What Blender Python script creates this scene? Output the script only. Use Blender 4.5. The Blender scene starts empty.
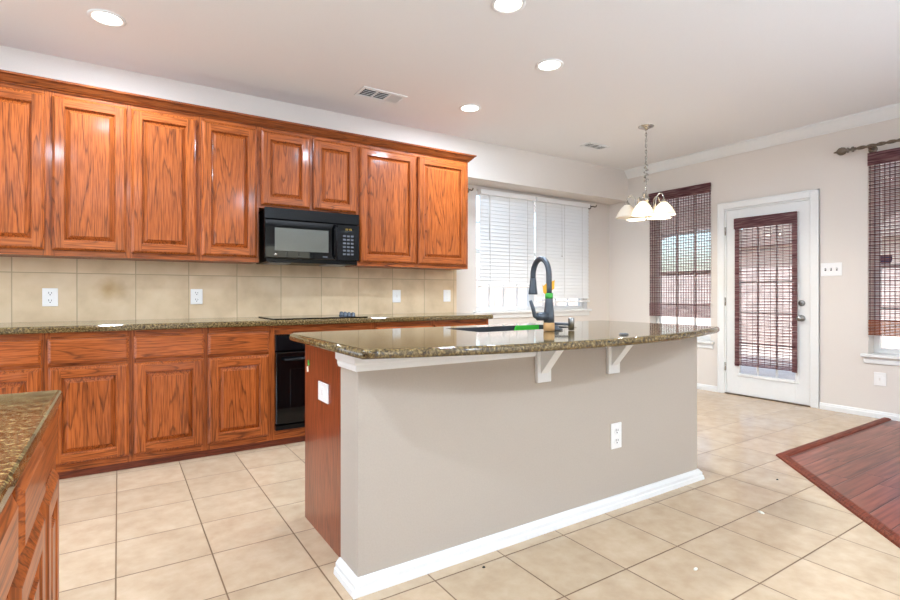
import bpy, bmesh, math, random
from mathutils import Vector, Matrix
from mathutils.geometry import tessellate_polygon
random.seed(7)
S = bpy.context.scene
COL = S.collection
PI = math.pi

# ------------------------------------------------------------------ camera
cd = bpy.data.cameras.new('camera'); cam = bpy.data.objects.new('camera', cd); COL.objects.link(cam)
cd.sensor_fit = 'HORIZONTAL'; cd.sensor_width = 36.0; cd.lens = 512.9/900*36.0
cd.shift_y = -5.7/900; cd.clip_start = 0.02
cam.location = (0, 0, 1.10); cam.rotation_euler = (PI/2, 0, -0.5738)
S.camera = cam

# ------------------------------------------------------------------ sky, daylight, exposure
w = bpy.data.worlds.new('sky'); S.world = w; w.use_nodes = True
wn = w.node_tree; bg = wn.nodes['Background']
sky = wn.nodes.new('ShaderNodeTexSky'); sky.sky_type = 'NISHITA'; sky.sun_disc = False
sky.sun_elevation = math.radians(42); sky.sun_rotation = math.radians(200); sky.dust_density = 3.0
wn.links.new(sky.outputs[0], bg.inputs[0]); bg.inputs[1].default_value = 0.58
S.view_settings.view_transform = 'Standard'; S.view_settings.look = 'None'
S.view_settings.gamma = 1.0; S.view_settings.use_curve_mapping = False
S.view_settings.exposure = 0.0

def area(name, loc, rot, sx, sy, power, color=(1, 1, 1), spread=PI):
    l = bpy.data.lights.new(name, 'AREA'); l.shape = 'RECTANGLE'; l.size = sx; l.size_y = sy
    l.energy = power; l.color = color; l.spread = spread
    o = bpy.data.objects.new(name, l); COL.objects.link(o); o.location = loc; o.rotation_euler = rot
    return o
# unseen area lights; the tilted ones are added to brighten the ceiling
area('ceiling_fill_front', (-0.9, -4.45, 1.45), (PI/2+.55, 0, 0), 2.3, 1.7, 98, (0.86, 0.97, 1.10), 1.0)
area('ceiling_fill_front', (2.9, -4.45, 1.45), (PI/2+.55, 0, 0), 2.3, 1.7, 98, (0.86, 0.97, 1.10), 1.0)
area('unseen_side_light', (5.60, -2.3, 1.45), (PI/2+.55, 0, PI/2), 1.8, 1.7, 28, (0.86, 0.97, 1.10), 1.0)  # added fill in an unseen window of the door wall
area('unseen_side_light', (-3.35, 2.15, 1.18), (PI/2, 0, -PI/2), 2.4, 1.95, 52, (0.80, 0.96, 1.16))
sl = bpy.data.lights.new('sun', 'SUN'); sl.energy = 6.0; sl.angle = .01; sl.color = (1, .96, .9)
sun = bpy.data.objects.new('sun', sl); COL.objects.link(sun); sun.rotation_euler = Vector((.62, .30, -1.0)).to_track_quat('-Z', 'Y').to_euler()
DOWN_W = 25.5

YW = 4.43
# ------------------------------------------------------------------ helpers: materials
def nt(name):
    m = bpy.data.materials.new(name); m.use_nodes = True
    t = m.node_tree; return m, t, t.nodes['Principled BSDF']
def lin(c):
    return tuple((v/12.92 if v <= .04045 else ((v+.055)/1.055)**2.4) for v in [x/255 for x in c]) + (1,)
def mat(name, rgb, rough=.5, metal=0., coat=0., emit=0., noise=0., spec=.5, bump=0., scale=40):
    m, t, b = nt(name); c = lin(rgb)
    b.inputs['Base Color'].default_value = c; b.inputs['Roughness'].default_value = rough
    b.inputs['Metallic'].default_value = metal; b.inputs['Coat Weight'].default_value = coat
    b.inputs['Coat Roughness'].default_value = .08
    b.inputs['Specular IOR Level'].default_value = spec
    if emit: b.inputs['Emission Color'].default_value = c; b.inputs['Emission Strength'].default_value = emit
    tc = t.nodes.new('ShaderNodeTexCoord'); n = t.nodes.new('ShaderNodeTexNoise')
    n.inputs['Scale'].default_value = scale; n.inputs['Detail'].default_value = 3
    t.links.new(tc.outputs['Object'], n.inputs['Vector'])
    if noise:
        r = ramp(t, [(.3, tuple(v*(1-noise) for v in c[:3])), (.7, tuple(min(1, v*(1+noise)) for v in c[:3]))])
        t.links.new(n.outputs['Fac'], r.inputs[0]); t.links.new(r.outputs[0], b.inputs['Base Color'])
    if bump:
        bp = t.nodes.new('ShaderNodeBump'); bp.inputs['Strength'].default_value = bump; bp.inputs['Distance'].default_value = .002
        t.links.new(n.outputs['Fac'], bp.inputs['Height']); t.links.new(bp.outputs[0], b.inputs['Normal'])
    return m
def ramp(t, stops, const=False):
    r = t.nodes.new('ShaderNodeValToRGB'); e = r.color_ramp.elements
    while len(e) < len(stops): e.new(.5)
    for k, (p, c) in enumerate(stops): e[k].position = p; e[k].color = tuple(c[:3])+(1,)
    if const: r.color_ramp.interpolation = 'CONSTANT'
    return r
def math_n(t, op, a, b=None, c=None):
    n = t.nodes.new('ShaderNodeMath'); n.operation = op
    for k, v in enumerate((a, b, c)):
        if v is None: continue
        if isinstance(v, (int, float)): n.inputs[k].default_value = v
        else: t.links.new(v, n.inputs[k])
    return n.outputs[0]
def mixc(t, fac, a, b, mode='MIX'):
    n = t.nodes.new('ShaderNodeMix'); n.data_type = 'RGBA'; n.blend_type = mode
    for i, v in ((0, fac), (6, a), (7, b)):
        if isinstance(v, (int, float)): n.inputs[i].default_value = v
        elif isinstance(v, tuple): n.inputs[i].default_value = v
        else: t.links.new(v, n.inputs[i])
    return n.outputs[2]

def oak(name, axis, light=(180, 96, 42), dark=(56, 22, 11), rough=.4, coat=.28):
    """stained oak with cathedral grain running along axis (0 x, 1 y, 2 z) of the part"""
    m, t, b = nt(name)
    tc = t.nodes.new('ShaderNodeTexCoord'); oi = t.nodes.new('ShaderNodeObjectInfo')
    off = t.nodes.new('ShaderNodeVectorMath'); off.operation = 'SCALE'; off.inputs[0].default_value = (17.3, 9.1, 23.7)
    t.links.new(oi.outputs['Random'], off.inputs['Scale'])
    add = t.nodes.new('ShaderNodeVectorMath'); add.operation = 'ADD'
    t.links.new(tc.outputs['Object'], add.inputs[0]); t.links.new(off.outputs[0], add.inputs[1])
    def noise(sc_across, sc_along, detail, rough_=.5):
        s = [sc_across]*3; s[axis] = sc_along
        mp = t.nodes.new('ShaderNodeMapping'); mp.inputs['Scale'].default_value = s
        t.links.new(add.outputs[0], mp.inputs['Vector'])
        n = t.nodes.new('ShaderNodeTexNoise'); n.inputs['Scale'].default_value = 1; n.inputs['Detail'].default_value = detail
        n.inputs['Roughness'].default_value = rough_
        t.links.new(mp.outputs[0], n.inputs['Vector']); return n.outputs['Fac']
    base = noise(7.0, .55, 1.5)
    wob = noise(70, 4.5, 2)
    v = math_n(t, 'MULTIPLY', base, 17.0)
    v = math_n(t, 'ADD', v, math_n(t, 'MULTIPLY', wob, .55))
    f = math_n(t, 'FRACT', v)
    L, D = lin(light), lin(dark)
    D = tuple(a*.38+b_*.62 for a, b_ in zip(L, D))
    mid = tuple(a*.78+b_*.22 for a, b_ in zip(L, D))
    r = ramp(t, [(0, L), (.45, L), (.78, mid), (.91, D), (1.0, mid)])
    t.links.new(f, r.inputs[0])
    pores = noise(170, 7, 2)
    r2 = ramp(t, [(.40, (.48, .40, .34)), (.54, (1, 1, 1))]); t.links.new(pores, r2.inputs[0])
    c = mixc(t, .75, r.outputs[0], r2.outputs[0], 'MULTIPLY')
    tone = noise(3, .6, 1)
    r3 = ramp(t, [(.35, (.80, .76, .74)), (.65, (1.08, 1.05, 1.0))]); t.links.new(tone, r3.inputs[0])
    c = mixc(t, .8, c, r3.outputs[0], 'MULTIPLY')
    t.links.new(c, b.inputs['Base Color'])
    b.inputs['Specular IOR Level'].default_value = .2; b.inputs['Roughness'].default_value = rough; b.inputs['Coat Weight'].default_value = coat; b.inputs['Coat Roughness'].default_value = .12
    return m

def granite(name):
    m, t, b = nt(name)
    tc = t.nodes.new('ShaderNodeTexCoord')
    n1 = t.nodes.new('ShaderNodeTexNoise'); n1.inputs['Scale'].default_value = 85; n1.inputs['Detail'].default_value = 4; n1.inputs['Roughness'].default_value = .65
    n2 = t.nodes.new('ShaderNodeTexVoronoi'); n2.inputs['Scale'].default_value = 330
    n3 = t.nodes.new('ShaderNodeTexNoise'); n3.inputs['Scale'].default_value = 120; n3.inputs['Detail'].default_value = 2
    for n in (n1, n2, n3): t.links.new(tc.outputs['Object'], n.inputs['Vector'])
    r = ramp(t, [(.32, lin((42, 33, 22))), (.44, lin((92, 75, 46))), (.56, lin((134, 114, 74))), (.70, lin((172, 152, 108)))])
    t.links.new(n1.outputs['Fac'], r.inputs[0])
    r2 = ramp(t, [(.0, (.42, .38, .34)), (.30, (.42, .38, .34)), (.34, (.85, .84, .82)), (.74, (1, 1, 1)), (.78, (1.25, 1.22, 1.15))])
    sep = t.nodes.new('ShaderNodeSeparateColor'); t.links.new(n2.outputs['Color'], sep.inputs[0])
    t.links.new(sep.outputs[0], r2.inputs[0])
    c = mixc(t, .85, r.outputs[0], r2.outputs[0], 'MULTIPLY')
    r3 = ramp(t, [(.4, (.45, .42, .4)), (.52, (1, 1, 1))]); t.links.new(n3.outputs['Fac'], r3.inputs[0])
    c = mixc(t, .6, c, r3.outputs[0], 'MULTIPLY')
    t.links.new(c, b.inputs['Base Color']); b.inputs['Roughness'].default_value = .07
    b.inputs['Specular IOR Level'].default_value = .5; b.inputs['IOR'].default_value = 1.55
    return m

def floor_tiles(name):
    m, t, b = nt(name); P, X0, Y0 = .3431, -.0087, 2.0284
    tc = t.nodes.new('ShaderNodeTexCoord'); sx = t.nodes.new('ShaderNodeSeparateXYZ'); t.links.new(tc.outputs['Object'], sx.inputs[0])
    u = math_n(t, 'DIVIDE', math_n(t, 'SUBTRACT', sx.outputs[0], X0), P)
    v = math_n(t, 'DIVIDE', math_n(t, 'SUBTRACT', sx.outputs[1], Y0), P)
    def edge(q):
        f = math_n(t, 'FRACT', q); return math_n(t, 'MINIMUM', f, math_n(t, 'SUBTRACT', 1.0, f))
    d = math_n(t, 'MINIMUM', edge(u), edge(v))
    g = ramp(t, [(.0070, (0, 0, 0)), (.0112, (1, 1, 1))]); t.links.new(d, g.inputs[0])
    cmb = t.nodes.new('ShaderNodeCombineXYZ')
    t.links.new(math_n(t, 'FLOOR', u), cmb.inputs[0]); t.links.new(math_n(t, 'FLOOR', v), cmb.inputs[1])
    wnz = t.nodes.new('ShaderNodeTexWhiteNoise'); t.links.new(cmb.outputs[0], wnz.inputs['Vector'])
    n = t.nodes.new('ShaderNodeTexNoise'); n.inputs['Scale'].default_value = 11; n.inputs['Detail'].default_value = 8; n.inputs['Roughness'].default_value = .6
    addv = t.nodes.new('ShaderNodeVectorMath'); addv.operation = 'ADD'
    t.links.new(tc.outputs['Object'], addv.inputs[0]); t.links.new(wnz.outputs['Color'], addv.inputs[1]); t.links.new(addv.outputs[0], n.inputs['Vector'])
    r = ramp(t, [(.25, lin((190, 164, 134))), (.5, lin((201, 177, 147))), (.75, lin((210, 188, 159)))]); t.links.new(n.outputs['Fac'], r.inputs[0])
    r2 = ramp(t, [(0, (.93, .93, .92)), (1, (1.04, 1.03, 1.02))]); t.links.new(wnz.outputs['Value'], r2.inputs[0])
    c = mixc(t, 1.0, r.outputs[0], r2.outputs[0], 'MULTIPLY')
    c = mixc(t, g.outputs[0], lin((122, 96, 68)), c)
    t.links.new(c, b.inputs['Base Color'])
    rr = ramp(t, [(0, (.8,)*3), (1, (.2,)*3)]); t.links.new(g.outputs[0], rr.inputs[0]); t.links.new(rr.outputs[0], b.inputs['Roughness'])
    hsum = math_n(t, 'ADD', g.outputs[0], math_n(t, 'MULTIPLY', n.outputs['Fac'], .35))
    bp = t.nodes.new('ShaderNodeBump'); bp.inputs['Strength'].default_value = .25; bp.inputs['Distance'].default_value = .004
    t.links.new(hsum, bp.inputs['Height']); t.links.new(bp.outputs[0], b.inputs['Normal'])
    return m

def wood_floor(name):
    m, t, b = nt(name); PW = .127; PL = 1.1
    tc = t.nodes.new('ShaderNodeTexCoord'); sx = t.nodes.new('ShaderNodeSeparateXYZ'); t.links.new(tc.outputs['Object'], sx.inputs[0])
    v = math_n(t, 'DIVIDE', sx.outputs[1], PW); row = math_n(t, 'FLOOR', v)
    wr = t.nodes.new('ShaderNodeTexWhiteNoise'); wr.noise_dimensions = '1D'; t.links.new(row, wr.inputs['W'])
    u = math_n(t, 'ADD', math_n(t, 'DIVIDE', sx.outputs[0], PL), wr.outputs['Value'])
    def edge(q, k):
        f = math_n(t, 'FRACT', q); return math_n(t, 'MULTIPLY', math_n(t, 'MINIMUM', f, math_n(t, 'SUBTRACT', 1.0, f)), k)
    d = math_n(t, 'MINIMUM', edge(u, PL), edge(v, PW))
    g = ramp(t, [(.0012, (0, 0, 0)), (.004, (1, 1, 1))]); t.links.new(d, g.inputs[0])
    cmb = t.nodes.new('ShaderNodeCombineXYZ'); t.links.new(row, cmb.inputs[1]); t.links.new(math_n(t, 'FLOOR', u), cmb.inputs[0])
    wp = t.nodes.new('ShaderNodeTexWhiteNoise'); t.links.new(cmb.outputs[0], wp.inputs['Vector'])
    mp = t.nodes.new('ShaderNodeMapping'); mp.inputs['Scale'].default_value = (2.5, 40, 1)
    addv = t.nodes.new('ShaderNodeVectorMath'); addv.operation = 'ADD'; t.links.new(tc.outputs['Object'], addv.inputs[0]); t.links.new(wp.outputs['Color'], addv.inputs[1])
    t.links.new(addv.outputs[0], mp.inputs['Vector'])
    n = t.nodes.new('ShaderNodeTexNoise'); n.inputs['Scale'].default_value = 1; n.inputs['Detail'].default_value = 5; t.links.new(mp.outputs[0], n.inputs['Vector'])
    r = ramp(t, [(.3, lin((84, 38, 28))), (.55, lin((132, 68, 52))), (.75, lin((158, 92, 72)))]); t.links.new(n.outputs['Fac'], r.inputs[0])
    r2 = ramp(t, [(0, (.78, .76, .74)), (1, (1.1, 1.1, 1.1))]); t.links.new(wp.outputs['Value'], r2.inputs[0])
    c = mixc(t, 1.0, r.outputs[0], r2.outputs[0], 'MULTIPLY'); c = mixc(t, g.outputs[0], lin((40, 16, 12)), c)
    t.links.new(c, b.inputs['Base Color']); b.inputs['Roughness'].default_value = .3
    n2 = t.nodes.new('ShaderNodeTexNoise'); n2.inputs['Scale'].default_value = 14; n2.inputs['Detail'].default_value = 3; t.links.new(addv.outputs[0], n2.inputs['Vector'])
    hs = math_n(t, 'ADD', g.outputs[0], math_n(t, 'MULTIPLY', n2.outputs['Fac'], .3))
    bp = t.nodes.new('ShaderNodeBump'); bp.inputs['Strength'].default_value = .3; bp.inputs['Distance'].default_value = .004
    t.links.new(hs, bp.inputs['Height']); t.links.new(bp.outputs[0], b.inputs['Normal'])
    return m

def splash_tiles(name):
    m, t, b = nt(name)
    tc = t.nodes.new('ShaderNodeTexCoord'); sx = t.nodes.new('ShaderNodeSeparateXYZ'); t.links.new(tc.outputs['Object'], sx.inputs[0])
    u = math_n(t, 'DIVIDE', math_n(t, 'ADD', sx.outputs[0], .593), .3495)
    v = math_n(t, 'DIVIDE', math_n(t, 'SUBTRACT', sx.outputs[2], 1.247), .3495)
    def edge(q):
        f = math_n(t, 'FRACT', q); return math_n(t, 'MINIMUM', f, math_n(t, 'SUBTRACT', 1.0, f))
    d = math_n(t, 'MINIMUM', edge(u), edge(v))
    g = ramp(t, [(.006, (0, 0, 0)), (.011, (1, 1, 1))]); t.links.new(d, g.inputs[0])
    cmb = t.nodes.new('ShaderNodeCombineXYZ'); t.links.new(math_n(t, 'FLOOR', u), cmb.inputs[0]); t.links.new(math_n(t, 'FLOOR', v), cmb.inputs[1])
    wp = t.nodes.new('ShaderNodeTexWhiteNoise'); t.links.new(cmb.outputs[0], wp.inputs['Vector'])
    addv = t.nodes.new('ShaderNodeVectorMath'); addv.operation = 'ADD'; t.links.new(tc.outputs['Object'], addv.inputs[0]); t.links.new(wp.outputs['Color'], addv.inputs[1])
    n = t.nodes.new('ShaderNodeTexNoise'); n.inputs['Scale'].default_value = 5; n.inputs['Detail'].default_value = 4; t.links.new(addv.outputs[0], n.inputs['Vector'])
    r = ramp(t, [(.3, lin((205, 180, 146))), (.5, lin((220, 196, 161))), (.7, lin((228, 206, 174)))]); t.links.new(n.outputs['Fac'], r.inputs[0])
    r2 = ramp(t, [(0, (.93, .92, .90)), (1, (1.05, 1.04, 1.03))]); t.links.new(wp.outputs['Value'], r2.inputs[0])
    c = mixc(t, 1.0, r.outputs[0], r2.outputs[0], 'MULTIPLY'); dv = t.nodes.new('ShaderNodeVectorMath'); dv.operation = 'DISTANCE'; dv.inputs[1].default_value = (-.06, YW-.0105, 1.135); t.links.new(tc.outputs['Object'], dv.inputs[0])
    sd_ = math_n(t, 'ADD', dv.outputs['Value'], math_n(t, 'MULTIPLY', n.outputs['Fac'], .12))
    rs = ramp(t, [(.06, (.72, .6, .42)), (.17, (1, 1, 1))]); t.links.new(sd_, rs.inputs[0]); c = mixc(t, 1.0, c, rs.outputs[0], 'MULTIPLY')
    c = mixc(t, g.outputs[0], lin((178, 156, 124)), c)
    t.links.new(c, b.inputs['Base Color']); b.inputs['Roughness'].default_value = .35
    bp = t.nodes.new('ShaderNodeBump'); bp.inputs['Strength'].default_value = .3; bp.inputs['Distance'].default_value = .003
    t.links.new(g.outputs[0], bp.inputs['Height']); t.links.new(bp.outputs[0], b.inputs['Normal'])
    return m

def brick(name):
    m, t, b = nt(name)
    tc = t.nodes.new('ShaderNodeTexCoord'); mp = t.nodes.new('ShaderNodeMapping'); mp.inputs['Rotation'].default_value = (PI/2, 0, PI/2)
    br = t.nodes.new('ShaderNodeTexBrick'); br.inputs['Scale'].default_value = 4
    br.inputs['Color1'].default_value = lin((186, 136, 122)); br.inputs['Color2'].default_value = lin((160, 108, 98)); br.inputs['Mortar'].default_value = lin((200, 188, 178))
    t.links.new(tc.outputs['Object'], mp.inputs[0]); t.links.new(mp.outputs[0], br.inputs['Vector']); t.links.new(br.outputs[0], b.inputs['Base Color'])
    b.inputs['Roughness'].default_value = .9
    return m

def glass(name, tint=(.97, .98, .98), refl=.06):
    m = bpy.data.materials.new(name); m.use_nodes = True; t = m.node_tree; t.nodes.clear()
    o = t.nodes.new('ShaderNodeOutputMaterial'); a = t.nodes.new('ShaderNodeBsdfTransparent'); g = t.nodes.new('ShaderNodeBsdfGlossy'); x = t.nodes.new('ShaderNodeMixShader')
    a.inputs[0].default_value = tint+(1,); g.inputs['Roughness'].default_value = .02; x.inputs[0].default_value = refl
    t.links.new(a.outputs[0], x.inputs[1]); t.links.new(g.outputs[0], x.inputs[2]); t.links.new(x.outputs[0], o.inputs[0])
    return m
def translucent(name, rgb, amt, rough=.5):
    m, t, b = nt(name); c = lin(rgb); b.inputs['Base Color'].default_value = c; b.inputs['Roughness'].default_value = rough
    tr = t.nodes.new('ShaderNodeBsdfTranslucent'); tr.inputs[0].default_value = c
    x = t.nodes.new('ShaderNodeMixShader'); x.inputs[0].default_value = amt
    o = t.nodes['Material Output']; t.links.new(b.outputs[0], x.inputs[1]); t.links.new(tr.outputs[0], x.inputs[2]); t.links.new(x.outputs[0], o.inputs[0])
    return m
def reed(name, cols=((108, 66, 70), (150, 102, 104), (190, 148, 144))):
    m, t, b = nt(name)
    tc = t.nodes.new('ShaderNodeTexCoord'); mp = t.nodes.new('ShaderNodeMapping'); mp.inputs['Scale'].default_value = (6, 6, 90)
    n = t.nodes.new('ShaderNodeTexNoise'); n.inputs['Scale'].default_value = 1; n.inputs['Detail'].default_value = 2
    t.links.new(tc.outputs['Object'], mp.inputs[0]); t.links.new(mp.outputs[0], n.inputs['Vector'])
    r = ramp(t, [(.3, lin(cols[0])), (.5, lin(cols[1])), (.7, lin(cols[2]))]); t.links.new(n.outputs['Fac'], r.inputs[0])
    t.links.new(r.outputs[0], b.inputs['Base Color']); b.inputs['Roughness'].default_value = .6
    tr = t.nodes.new('ShaderNodeBsdfTranslucent'); t.links.new(r.outputs[0], tr.inputs[0])
    x = t.nodes.new('ShaderNodeMixShader'); x.inputs[0].default_value = .6
    o = t.nodes['Material Output']; t.links.new(b.outputs[0], x.inputs[1]); t.links.new(tr.outputs[0], x.inputs[2]); t.links.new(x.outputs[0], o.inputs[0])
    return m

M = dict(
    wall=mat('wall_paint', (224, 216, 207), .85, noise=.02, bump=.12, scale=160, spec=.2),
    island_paint=mat('island_paint', (183, 172, 159), .8, noise=.02, bump=.12, scale=160, spec=.2),
    ceiling=mat('ceiling_paint', (238, 236, 233), .9, noise=.015, bump=.25, scale=220, spec=.1),
    white=mat('white_trim_paint', (233, 233, 230), .35, noise=.01),
    plate=mat('white_plastic', (242, 241, 238), .3, noise=.01),
    slot=mat('dark_slot', (40, 38, 36), .6, noise=.05),
    oakv=oak('oak_upright_grain', 2), oakx=oak('oak_level_grain', 0), oaky=oak('oak_depth_grain', 1),
    panelv=oak('island_end_veneer', 2, (146, 72, 44), (108, 46, 28), .3, .7),
    crown=oak('crown_oak', 0, (150, 78, 32), (84, 36, 16)),
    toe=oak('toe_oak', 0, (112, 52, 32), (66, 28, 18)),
    granite=granite('brown_granite'), tiles=floor_tiles('beige_floor_tiles'), woodfloor=wood_floor('red_brown_planks'),
    strip=oak('floor_strip_wood', 0, (128, 62, 42), (84, 38, 26), .5, 0), splash=splash_tiles('tan_wall_tiles'),
    black=mat('black_enamel', (9, 10, 13), .25, noise=.05, spec=.2), blackglass=mat('black_glass', (7, 8, 9), .03, noise=.03, spec=.35),
    meshglass=mat('screened_glass', (92, 93, 86), .15, coat=.2, noise=.06, scale=300),
    chrome=mat('satin_nickel', (186, 182, 174), .22, 1, noise=.04), steel=mat('brushed_steel', (150, 150, 148), .3, 1, noise=.05),
    slate=mat('slate_metal', (78, 85, 93), .4, .3, noise=.06), bronze=mat('aged_bronze', (118, 106, 92), .3, .8, noise=.2, scale=60),
    sink=mat('dark_composite', (54, 56, 60), .5, noise=.15, scale=200),
    cork=mat('tan_sleeve', (214, 170, 116), .7, noise=.08), yellow=mat('yellow_paper', (228, 168, 40), .6, noise=.04),
    green=mat('green_plastic', (60, 186, 52), .45, noise=.05), tape=mat('green_tape', (74, 178, 72), .6, noise=.05),
    flake=mat('white_flake', (232, 228, 214), .7, noise=.04),
    lamp=mat('lamp_lens', (255, 247, 236), .4, emit=9, noise=.0), bulb=mat('lamp_bulb', (255, 236, 205), .4, emit=14),
    display=mat('amber_display', (236, 206, 96), .4, emit=.7), key=mat('grey_keys', (92, 96, 102), .5, noise=.05),
    shade=translucent('frosted_shade_glass', (250, 244, 232), .6, .3), slats=translucent('white_blind_slats', (246, 246, 244), .07),
    cord=mat('white_cord', (225, 222, 216), .7, noise=.03), reed=reed('woven_reeds'), hem=reed('woven_hem_sun_tint', ((130, 66, 36), (176, 96, 52), (206, 132, 84))), thread=mat('brown_thread', (74, 40, 40), .8, noise=.1),  # hem reeds tinted orange to imitate sun glowing through them
    glass=glass('window_glass'), carpet=mat('pale_bounce_carpet', (224, 231, 240), .95, noise=.04, bump=.3, scale=300), vent=mat('vent_dark', (44, 43, 41), .7, noise=.05),
    concrete=mat('patio_concrete', (228, 224, 216), .9, noise=.08, scale=6), stucco=mat('patio_stucco', (222, 214, 210), .9, noise=.05), brick=brick('outside_brick'),
    fencewood=mat('weathered_fence_boards', (204, 194, 190), .9, noise=.2, scale=5), lawn=mat('pale_gravel', (206, 200, 192), 1, noise=.1, scale=8),
    shingle=mat('roof_shingle', (120, 112, 106), .9, noise=.15, scale=12), sticker=mat('blue_sticker', (54, 66, 104), .5, noise=.03),
)

# ------------------------------------------------------------------ helpers: meshes
class MB:
    """collects shapes into one mesh object"""
    def __init__(s): s.bm = bmesh.new()
    def box(s, x0, x1, y0, y1, z0, z1, bev=0., seg=1, mi=0, mx=None):
        b = bmesh.new(); bmesh.ops.create_cube(b, size=1)
        for v in b.verts:
            v.co = Vector(((x0+x1)/2+v.co.x*(x1-x0), (y0+y1)/2+v.co.y*(y1-y0), (z0+z1)/2+v.co.z*(z1-z0)))
        if bev: bmesh.ops.bevel(b, geom=b.edges[:], offset=bev, segments=seg, affect='EDGES', profile=.5)
        s._add(b, mi, mx); return s
    def _add(s, b, mi=0, mx=None, smooth=False):
        for f in b.faces: f.material_index = mi; f.smooth = smooth
        if mx is not None: bmesh.ops.transform(b, matrix=mx, verts=b.verts)
        me = bpy.data.meshes.new('t'); b.to_mesh(me); b.free(); s.bm.from_mesh(me); bpy.data.meshes.remove(me)
    def rings(s, rings, mi=0, cap0=True, cap1=True, smooth=False, closed=True, mx=None):
        """skin a list of equal-length point loops"""
        b = bmesh.new(); vs = [[b.verts.new(p) for p in r] for r in rings]; n = len(rings[0])
        for a, c in zip(vs, vs[1:]):
            for i in range(n if closed else n-1):
                j = (i+1) % n
                try: b.faces.new((a[i], a[j], c[j], c[i]))
                except ValueError: pass
        if cap0: b.faces.new(vs[0][::-1])
        if cap1: b.faces.new(vs[-1])
        bmesh.ops.recalc_face_normals(b, faces=b.faces[:])
        s._add(b, mi, mx, smooth); return s
    def lathe(s, prof, c=(0, 0, 0), n=24, mi=0, cap0=False, cap1=False, mx=None):
        m = Matrix.Translation(c) if mx is None else mx
        s.rings([[(r*math.cos(2*PI*k/n), r*math.sin(2*PI*k/n), z) for k in range(n)] for r, z in prof], mi, cap0, cap1, True, True, m); return s
    def tube(s, pts, r, n=10, mi=0):
        pts = [Vector(p) for p in pts]; R = r if isinstance(r, (list, tuple)) else [r]*len(pts); rings = []
        up = None
        for i, p in enumerate(pts):
            d = (pts[min(i+1, len(pts)-1)]-pts[max(i-1, 0)]).normalized()
            if up is None:
                up = Vector((0, 0, 1)) if abs(d.z) < .9 else Vector((1, 0, 0))
            a = d.cross(up).normalized(); up = a.cross(d).normalized()
            rings.append([p+(a*math.cos(2*PI*k/n)+up*math.sin(2*PI*k/n))*R[i] for k in range(n)])
        s.rings(rings, mi, True, True, True); return s
    def sweep(s, path, prof, mi=0, side=1):
        """profile of (outward offset, z) along a plan polyline with mitred corners"""
        P = [Vector(p) for p in path]; rings = []
        for i, p in enumerate(P):
            ds = []
            if i > 0: ds.append((P[i]-P[i-1]).normalized())
            if i < len(P)-1: ds.append((P[i+1]-P[i]).normalized())
            ns = [Vector((d.y, -d.x))*side for d in ds]
            m = ns[0] if len(ns) == 1 else (ns[0]+ns[1])/(1+ns[0].dot(ns[1]))
            rings.append([(p.x+m.x*o, p.y+m.y*o, z) for o, z in prof])
        s.rings(rings, mi); return s
    def prism(s, poly, axis, a, b, mi=0, mx=None):
        def pt(u, v, h): return {0: (h, u, v), 1: (u, h, v), 2: (u, v, h)}[axis]
        s.rings([[pt(u, v, a) for u, v in poly], [pt(u, v, b) for u, v in poly]], mi, mx=mx); return s
    def build(s, name, mats, parent=None):
        me = bpy.data.meshes.new(name); s.bm.to_mesh(me); s.bm.free()
        for m in (mats if isinstance(mats, (list, tuple)) else [mats]): me.materials.append(m)
        o = bpy.data.objects.new(name, me); COL.objects.link(o)
        if parent is not None: o.parent = parent
        return o
def tag(o, label, cat, group=None):
    o['label'] = label; o['category'] = cat
    if group: o['group'] = group
    return o
def thing(name, label, cat, loc=(0, 0, 0), rz=0., group=None):
    o = bpy.data.objects.new(name, None); COL.objects.link(o); o.location = loc; o.rotation_euler = (0, 0, rz); o.empty_display_size = .1
    return tag(o, label, cat, group)
def struct(o, label=None, cat=None):
    o['kind'] = 'structure'
    if label: o['label'] = label
    if cat: o['category'] = cat
    return o
def copy_tree(o, parent=None):
    c = o.copy(); COL.objects.link(c); c.parent = parent
    for ch in list(o.children): copy_tree(ch, c)
    return c

# ------------------------------------------------------------------ the room
W, YW, YN, CEIL = 5.675, 4.43, 4.74, 2.735     # door wall, cabinet wall, nook back wall, ceiling
XL, YF_ = -3.4, -4.5
NOOK_X, HEAD_Z = 2.945, 2.335
TH = .16

# floor: tile with the plank area cut out
b = bmesh.new()
wood_poly = [(3.78, 1.70), (W, 1.70), (W, YF_), (-2.42, YF_)]
tile_poly = [(XL-.2, YF_-.2), (-2.62, YF_-.2), (3.78, 1.70), (W+.2, 1.70), (W+.2, YN+.2), (XL-.2, YN+.2)]
m = MB(); m.prism(tile_poly, 2, -.1, 0); struct(m.build('floor', M['tiles']), 'beige square tile floor with brown grout', 'floor')
m = MB(); m.prism([(3.78, 1.70), (-2.62, YF_-.2), (W+.2, YF_-.2), (W+.2, 1.70)], 2, -.1, .004)
struct(m.build('floor_right', M['woodfloor']), 'red brown wood plank floor meeting the tile at an angle', 'floor')
m = MB(); m.box(XL, W, YF_, -.45, .0, .016); struct(m.build('floor_bounce_carpet', M['carpet']), 'added pale carpet behind the viewer to bounce light upward', 'carpet')  # unseen carpet added to bounce neutral light onto the ceiling
m = MB(); m.box(XL-.2, W+.2, YF_-.2, YN+.3, CEIL, CEIL+.1); struct(m.build('ceiling', M['ceiling']), 'plain pale ceiling with recessed lights', 'ceiling')

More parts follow.
